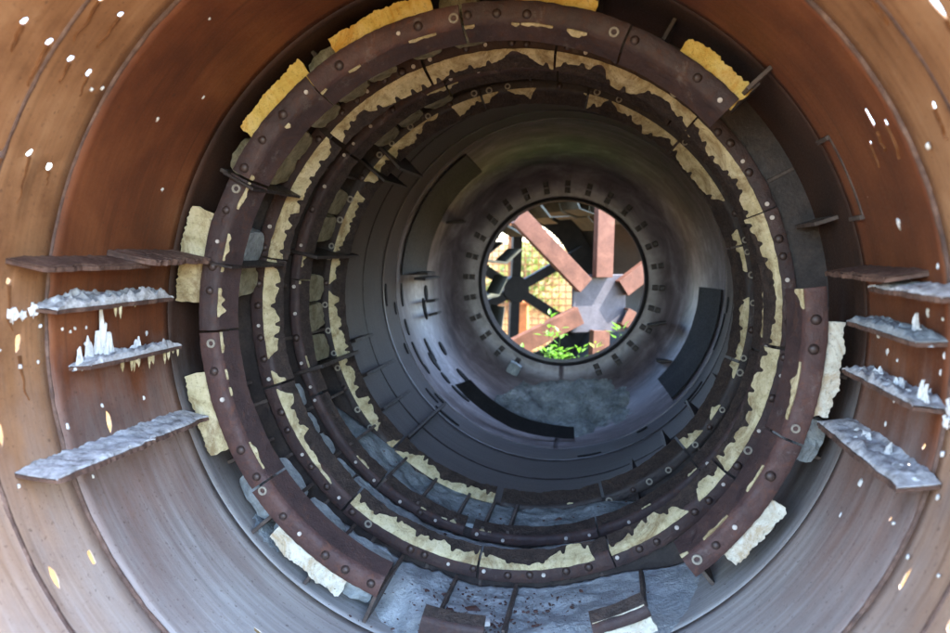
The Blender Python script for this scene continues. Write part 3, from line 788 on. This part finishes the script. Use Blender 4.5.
o = m.build('rust_flakes', M['flange_red'], loc=(0, 3.6, -1.4)); tag(o, 'scattered rust flakes and grit lying on the ash at the bottom', 'rust flakes', kind='stuff')
m = MB(); c = P(183, 1.385, 3.52); m.rings([[c+Vector((x*1.3, y, z)) for (x, y) in ((-.035, -.02), (.0, -.03), (.04, -.012), (.035, .02), (-.01, .026), (-.04, .01))] for z in (-.012, .004, .012)])
tag(m.build('gasket_scrap', M['white'], loc=c, bevel=.004), 'small white scrap lying on the ash in front of the second ring', 'scrap')

# dark curved plates near the far end
def cplate(label, th0, th1, y0, y1, r, seed, tip=0., mat='black'):
    m = MB(); n = int((th1-th0)*1.2); A = []; B = []
    for i in range(n+1):
        u = i/n; t = th0+(th1-th0)*u; rr = r+tip*u+.004*nz(t*.1, seed)
        ys = [y0+(y1-y0)*q/6 for q in range(7)]; rq = [rr if r else kr(y)-.022+.003*nz(t*.1, y) for y in ys]
        A.append([P(t, a, y) for a, y in zip(rq, ys)]); B.append([P(t, a+.012, y) for a, y in zip(rq, ys)])
    m.slab(A, B); o = m.build('curved_plate', M[mat], loc=P((th0+th1)/2, r or 1.42, (y0+y1)/2), angle=40)
    return tag(o, label, 'curved plate', 'curved dark plates near the far end')
cplate('dark olive curved plate on the left wall before the far end plate', 273.5, 325, 7.40, 7.86, 0, 1, mat='drum2')
cplate('black curved plate on the right wall before the far end plate', 91, 134, 7.40, 7.88, 0, 2)
m = MB(); A = []; B = []
for i in range(41):
    u = i/40; t = 222-49*u; ri = 1.245+.12*u+.012*nz(u*3, 2); ro = ri+.125-.03*u*u+.006*nz(u*9, 5); yf = 7.48+.03*nz(u*2, 8)
    A.append([P(t+(.8 if i == 0 else 0)*q, ri+(ro-ri)*q/4, yf+.09*(1-q/4)) for q in range(5)]); B.append([P(t+(.8 if i == 0 else 0)*q, ri+(ro-ri)*q/4+.004, yf+.016+.09*(1-q/4)) for q in range(5)])
m.slab(A, B); o = m.build('curved_plate', M['black'], loc=P(197, 1.4, 7.5), angle=40)
tag(o, 'loose black curved strip standing on the bottom before the ash heap', 'curved plate', 'curved dark plates near the far end')

# ------------------------------------------------------------------ beyond the opening
AX = Vector((-1.35, 2.8, .02)).normalized(); C0 = Vector((.33, 9.72, -.31)); SX = AX.cross(Vector((0, 0, 1))).normalized(); SZ = SX.cross(AX)
def Q(th, r, a):                       # second drum's own cylinder frame
    t = Rd(th); return C0 + AX*a + SX*(r*sin(t)) + SZ*(r*cos(t))
d2 = thing('second_drum', 'dark second drum beyond the round opening with grey green flights inside', 'drum', C0-Vector((0, 0, 1.5)))
m = MB(); n = 96; L = 3.3; R2 = 1.5
m_l = [[Q(360*i/n, r, a) for i in range(n)] for (r, a) in ((R2, .1), (R2, L), (R2+.02, L), (R2+.02, .1), (R2, .1))]
m.rings(m_l, cap=False); m.build('shell', M['drum2'], d2, angle=40)
m = MB(); m.rings([[Q(360*i/n, q, a) for i in range(n)] for (q, a) in ((R2-.003, L-.06), (1.12, L-.06), (1.12, L-.03), (R2-.003, L-.03), (R2-.003, L-.06))], cap=False); m.build('end_ring', M['wheel'], d2, angle=40)
for k in range(18):
    th = 360*k/18+8
    for a0, a1 in ((.3, .85), (1.2, 1.8), (2.2, 2.8)):
        tt = th + a0*7
        if 20 < tt % 360 < 175: continue
        m = MB(); rows = []; rb = []
        for (r, dt) in ((R2-.003, 0), (R2-.36, 4), (R2-.43, 16)):
            rows.append([Q(tt+dt, r, a0), Q(tt+dt, r, a1)]); rb.append([Q(tt+dt+1.1, r+.004, a0), Q(tt+dt+1.1, r+.004, a1)])
        m.slab(rows, rb); m.build('flight', M['flight2'], d2)
def spider(label, a, hub_half, hubmat, spmat, n, ang0, r0, r1, w, dep, thick, square=True):
    c = C0+AX*a; root = thing('spoked_frame', label, 'spoked frame', c)
    m = MB()
    if square:
        m.box(c, SX*hub_half, AX*thick, SZ*hub_half)
    else:
        m.rings([[c+AX*s*thick+(SX*cos(2*pi*i/8+.39)+SZ*sin(2*pi*i/8+.39))*hub_half for i in range(8)] for s in (-1, 1)])
    m.build('hub', hubmat, root, bevel=.008)
    for k in range(n):
        t = Rd(ang0[k]); d = SX*sin(t)+SZ*cos(t); e = SX*cos(t)-SZ*sin(t); cc = c-AX*(thick+dep/2+.002 if square else 0)
        m = MB(); mid = cc+d*(r0+r1)/2; h = (r1-r0)/2
        if square:                      # channel: web facing the camera, two legs behind
            m.rings([[cc+d*q+e*x+AX*z for (x, z) in ((-w, -dep/2), (w, -dep/2), (w, dep/2), (w-.02, dep/2), (w-.02, -dep/2+.02), (-w+.02, -dep/2+.02), (-w+.02, dep/2), (-w, dep/2))] for q in (r0, r1)])
        else:
            m.box(mid, d*h, e*w, AX*dep)
        m.build('spoke', spmat, root, bevel=.004)
    return root
spider('near frame with square blue grey hub plate and six salmon coloured beams in the opening', -.05, .345, M['hub'], M['spoke'], 6, (1, 55, 118, 183, 246, 314), .315, 1.47, .106, .12, .02)
spider('black spoked wheel silhouetted against the mesh fence', 3.05, .22, M['wheel'], M['wheel'], 6, (2, 62, 122, 182, 242, 302), .15, 1.30, .075, .05, .09, False)

# plants in the gap between the two drums
GZ = -2.35
def plant(label, x, y, h, seed, lm='leaf', nst=6, cat='plant', leaf=.10, spreadr=.28):
    rg = random.Random(seed); root = thing('leafy_plant', label, cat, (x, y, GZ), 'plants in the gap beyond the opening')
    ms = MB(); ml = MB()
    for s in range(nst):
        a = rg.uniform(0, 2*pi); top = Vector((x+cos(a)*spreadr*rg.uniform(.2, 1), y+sin(a)*spreadr*.6*rg.uniform(.2, 1), GZ+h*rg.uniform(.72, 1)))
        b = Vector((x+cos(a)*.05, y+sin(a)*.05, GZ)); pts = []
        for q in range(9):
            u = q/8; p = b.lerp(top, u)+Vector((nz(seed+s, u*2), nz(u*2, seed+s), 0))*.05*u; pts.append(p)
        for q in range(8):
            ms.spike(pts[q], pts[q+1]+(pts[q+1]-pts[q])*.1, .008*(1-u*.5), 5, .95)
        for q in range(36):
            u = 1-.7*rg.random()**1.5; k = min(7, int(u*8)); p = pts[k].lerp(pts[k+1], u*8-k)
            az = rg.uniform(0, 2*pi); el = rg.uniform(-.2, .9); d = Vector((cos(az)*cos(el), sin(az)*cos(el), sin(el)))
            L = leaf*rg.uniform(.6, 1.2); sd = d.cross(Vector((0, 0, 1))).normalized()*L*.24; p = p+d*rg.uniform(.01, .08)
            nrm = sd.cross(d).normalized()*L*.08
            q0 = [ml.vert(v) for v in (p, p+d*L*.4+sd+nrm, p+d*L, p+d*L*.4-sd+nrm, p+d*L*.45)]
            ml.f += [(q0[0], q0[1], q0[4]), (q0[1], q0[2], q0[4]), (q0[2], q0[3], q0[4]), (q0[3], q0[0], q0[4])]
    ms.build('stem', M['leaf_d'], root); ml.build('foliage', M[lm], root)
plant('tallest green leafy plant in front of the lower left beam', -.12, 8.88, 1.95, 1, nst=6, spreadr=.16)
plant('bushy green plant at the bottom left of the opening', -.42, 8.86, 1.56, 2, nst=7)
plant('dense green plant at the bottom middle of the opening', -.05, 8.72, 1.60, 3, nst=7, spreadr=.22)
plant('green plant right of the dense plant at the opening\'s lowest point', .17, 8.76, 1.50, 4, nst=5, spreadr=.15)
plant('light green leafy plant in front of the downward beam, lower right', .42, 8.74, 1.66, 5, 'leaf_y', nst=4, spreadr=.14)
plant('green plant sprouting at the lower right edge of the opening', .62, 8.80, 1.82, 6, nst=5, spreadr=.14)

# mesh fence, post, bank, trees
FY = 15.4
fr = thing('mesh_fence', 'rusty orange mesh fence standing in sunlight behind the spoked wheel', 'fence', (-1.5, FY, GZ))
m = MB()
for i in range(45): m.box((-4.4+.13*i, FY, -.75), (.011, 0, 0), (0, .006, 0), (0, 0, 1.6))
for i in range(25): m.box((-1.5, FY+.014, -2.3+.13*i), (2.95, 0, 0), (0, .006, 0), (0, 0, .011))
m.build('wire_mesh', M['fence'], fr)
for x in (-4.5, -1.45, 1.5):
    m = MB(); m.box((x, FY+.06, -.7), (.05, 0, 0), (0, .035, 0), (0, 0, 1.65)); m.build('post', M['fence'], fr, bevel=.005)
pb = MB(); pb.box((-1.12, 14.3, -1.5), (.14, 0, 0), (0, .12, 0), (0, 0, .85)); pb.box((-1.12, 14.3, -.62), (.17, 0, 0), (0, .15, 0), (0, 0, .03))
tag(pb.build('gate_post', M['post'], loc=(-1.12, 14.3, GZ), bevel=.012), 'short orange post in front of the mesh fence', 'post')

def tree(label, x, y, h, cr, seed, lm, n=1500):
    rg = random.Random(seed); root = thing('leafy_tree', label, 'tree', (x, y, GZ), 'trees behind the mesh fence')
    m = MB(); b = Vector((x, y, GZ-.05)); tops = []
    m.spike(b, b+Vector((.1, 0, h*.8)), .13, 9, .75)
    for k in range(7):
        a = 2*pi*k/7+rg.uniform(-.3, .3); s = b+Vector((.05, 0, h*rg.uniform(.2, .6))); e = s+Vector((cos(a)*cr*.75, sin(a)*cr*.75, h*rg.uniform(.1, .35)))
        m.spike(s, e, .05, 6, .6); tops.append(e)
    m.build('trunk', M['bark'], root)
    cl = [(t, rg.uniform(.35, .6)*cr) for t in tops]+[(b+Vector((rg.uniform(-.4, .4)*cr, rg.uniform(-.4, .4)*cr, h*rg.uniform(.35, 1))), rg.uniform(.3, .55)*cr) for k in range(9)]
    ml = MB()
    for k in range(n):
        c, r = rg.choice(cl); d = Vector((rg.gauss(0, 1), rg.gauss(0, 1), rg.gauss(0, 1))).normalized(); p = c+d*r*rg.uniform(.55, 1.05)
        a = Vector((rg.gauss(0, 1), rg.gauss(0, 1), rg.gauss(0, 1))).normalized()*.10; bb = a.orthogonal().normalized()*.05
        ml.f.append(tuple(ml.vert(v) for v in (p-a, p+bb, p+a, p-bb)))
    ml.build('crown', M[lm], root)
tree('broad yellow green tree behind the left part of the mesh fence', -4.6, 19.6, 3.4, 1.4, 1, 'leaf_y')
tree('green tree behind the middle of the mesh fence', -2.0, 22.5, 3.0, 1.2, 2, 'leaf_y')
tree('dark green tree behind the right end of the mesh fence', .9, 20.5, 3.4, 1.4, 3, 'leaf')

# ground: one sheet with low relief, to the horizon
m = MB()
def gh(x, y):
    d = max(0, math.hypot(x, y-6)-9)
    return GZ + .04*nz(x*.5, y*.5) + .02*nz(x*2.1, y*2.1) + max(0, min(1, (y-16)/14))*4.2*(.6+.4*nz(x*.1, 3))
xs = [-1500, -500, -160, -60]+[-30+60*i/60 for i in range(61)]+[60, 160, 500, 1500]
ys = [-1500, -500, -160, -60]+[-24+72*i/72 for i in range(73)]+[60, 160, 500, 1500]
ids = [[m.vert((x, y, gh(x, y))) for y in ys] for x in xs]
for i in range(len(xs)-1):
    for j in range(len(ys)-1): m.f.append((ids[i][j], ids[i+1][j], ids[i+1][j+1], ids[i][j+1]))
g = m.build('ground', M['earth'], smooth=True); g['kind'] = 'structure'

# ------------------------------------------------------------------ light, sky, camera
EL, AZ = Rd(55), Rd(95)
w = bpy.data.worlds.new('World'); S.world = w; w.use_nodes = True
nt = w.node_tree; bg = nt.nodes['Background']
sky = nt.nodes.new('ShaderNodeTexSky'); sky.sky_type = 'NISHITA'; sky.sun_disc = False
sky.sun_elevation = EL; sky.sun_rotation = AZ; sky.air_density = 1.0; sky.dust_density = .6; sky.ozone_density = 1.0
nt.links.new(sky.outputs[0], bg.inputs[0]); bg.inputs[1].default_value = .15
sd = bpy.data.lights.new('sun', 'SUN'); sd.energy = 2.6; sd.angle = Rd(.5); sd.color = (1, .93, .82)
so = bpy.data.objects.new('sun', sd); COL.objects.link(so)
sv = Vector((cos(EL)*sin(AZ), cos(EL)*cos(AZ), sin(EL)))
so.rotation_euler = sv.to_track_quat('Z', 'Y').to_euler(); so.location = sv*40

cd = bpy.data.cameras.new('camera'); co = bpy.data.objects.new('camera', cd); COL.objects.link(co)
cd.sensor_width = 36; cd.lens = 36*800/950; cd.clip_end = 4000; cd.clip_start = .02
co.location = (.512, 0, .334); co.rotation_euler = (Rd(90-4.8), 0, Rd(9.76))
cd.dof.use_dof = True; cd.dof.focus_distance = 4.2; cd.dof.aperture_fstop = 1.7
S.camera = co
S.view_settings.view_transform = 'Standard'; S.view_settings.look = 'None'; S.view_settings.gamma = 1
S.view_settings.exposure = 3.75
S.cycles.max_bounces = 10; S.cycles.diffuse_bounces = 7; S.cycles.glossy_bounces = 4
S.cycles.caustics_reflective = False; S.cycles.caustics_refractive = False
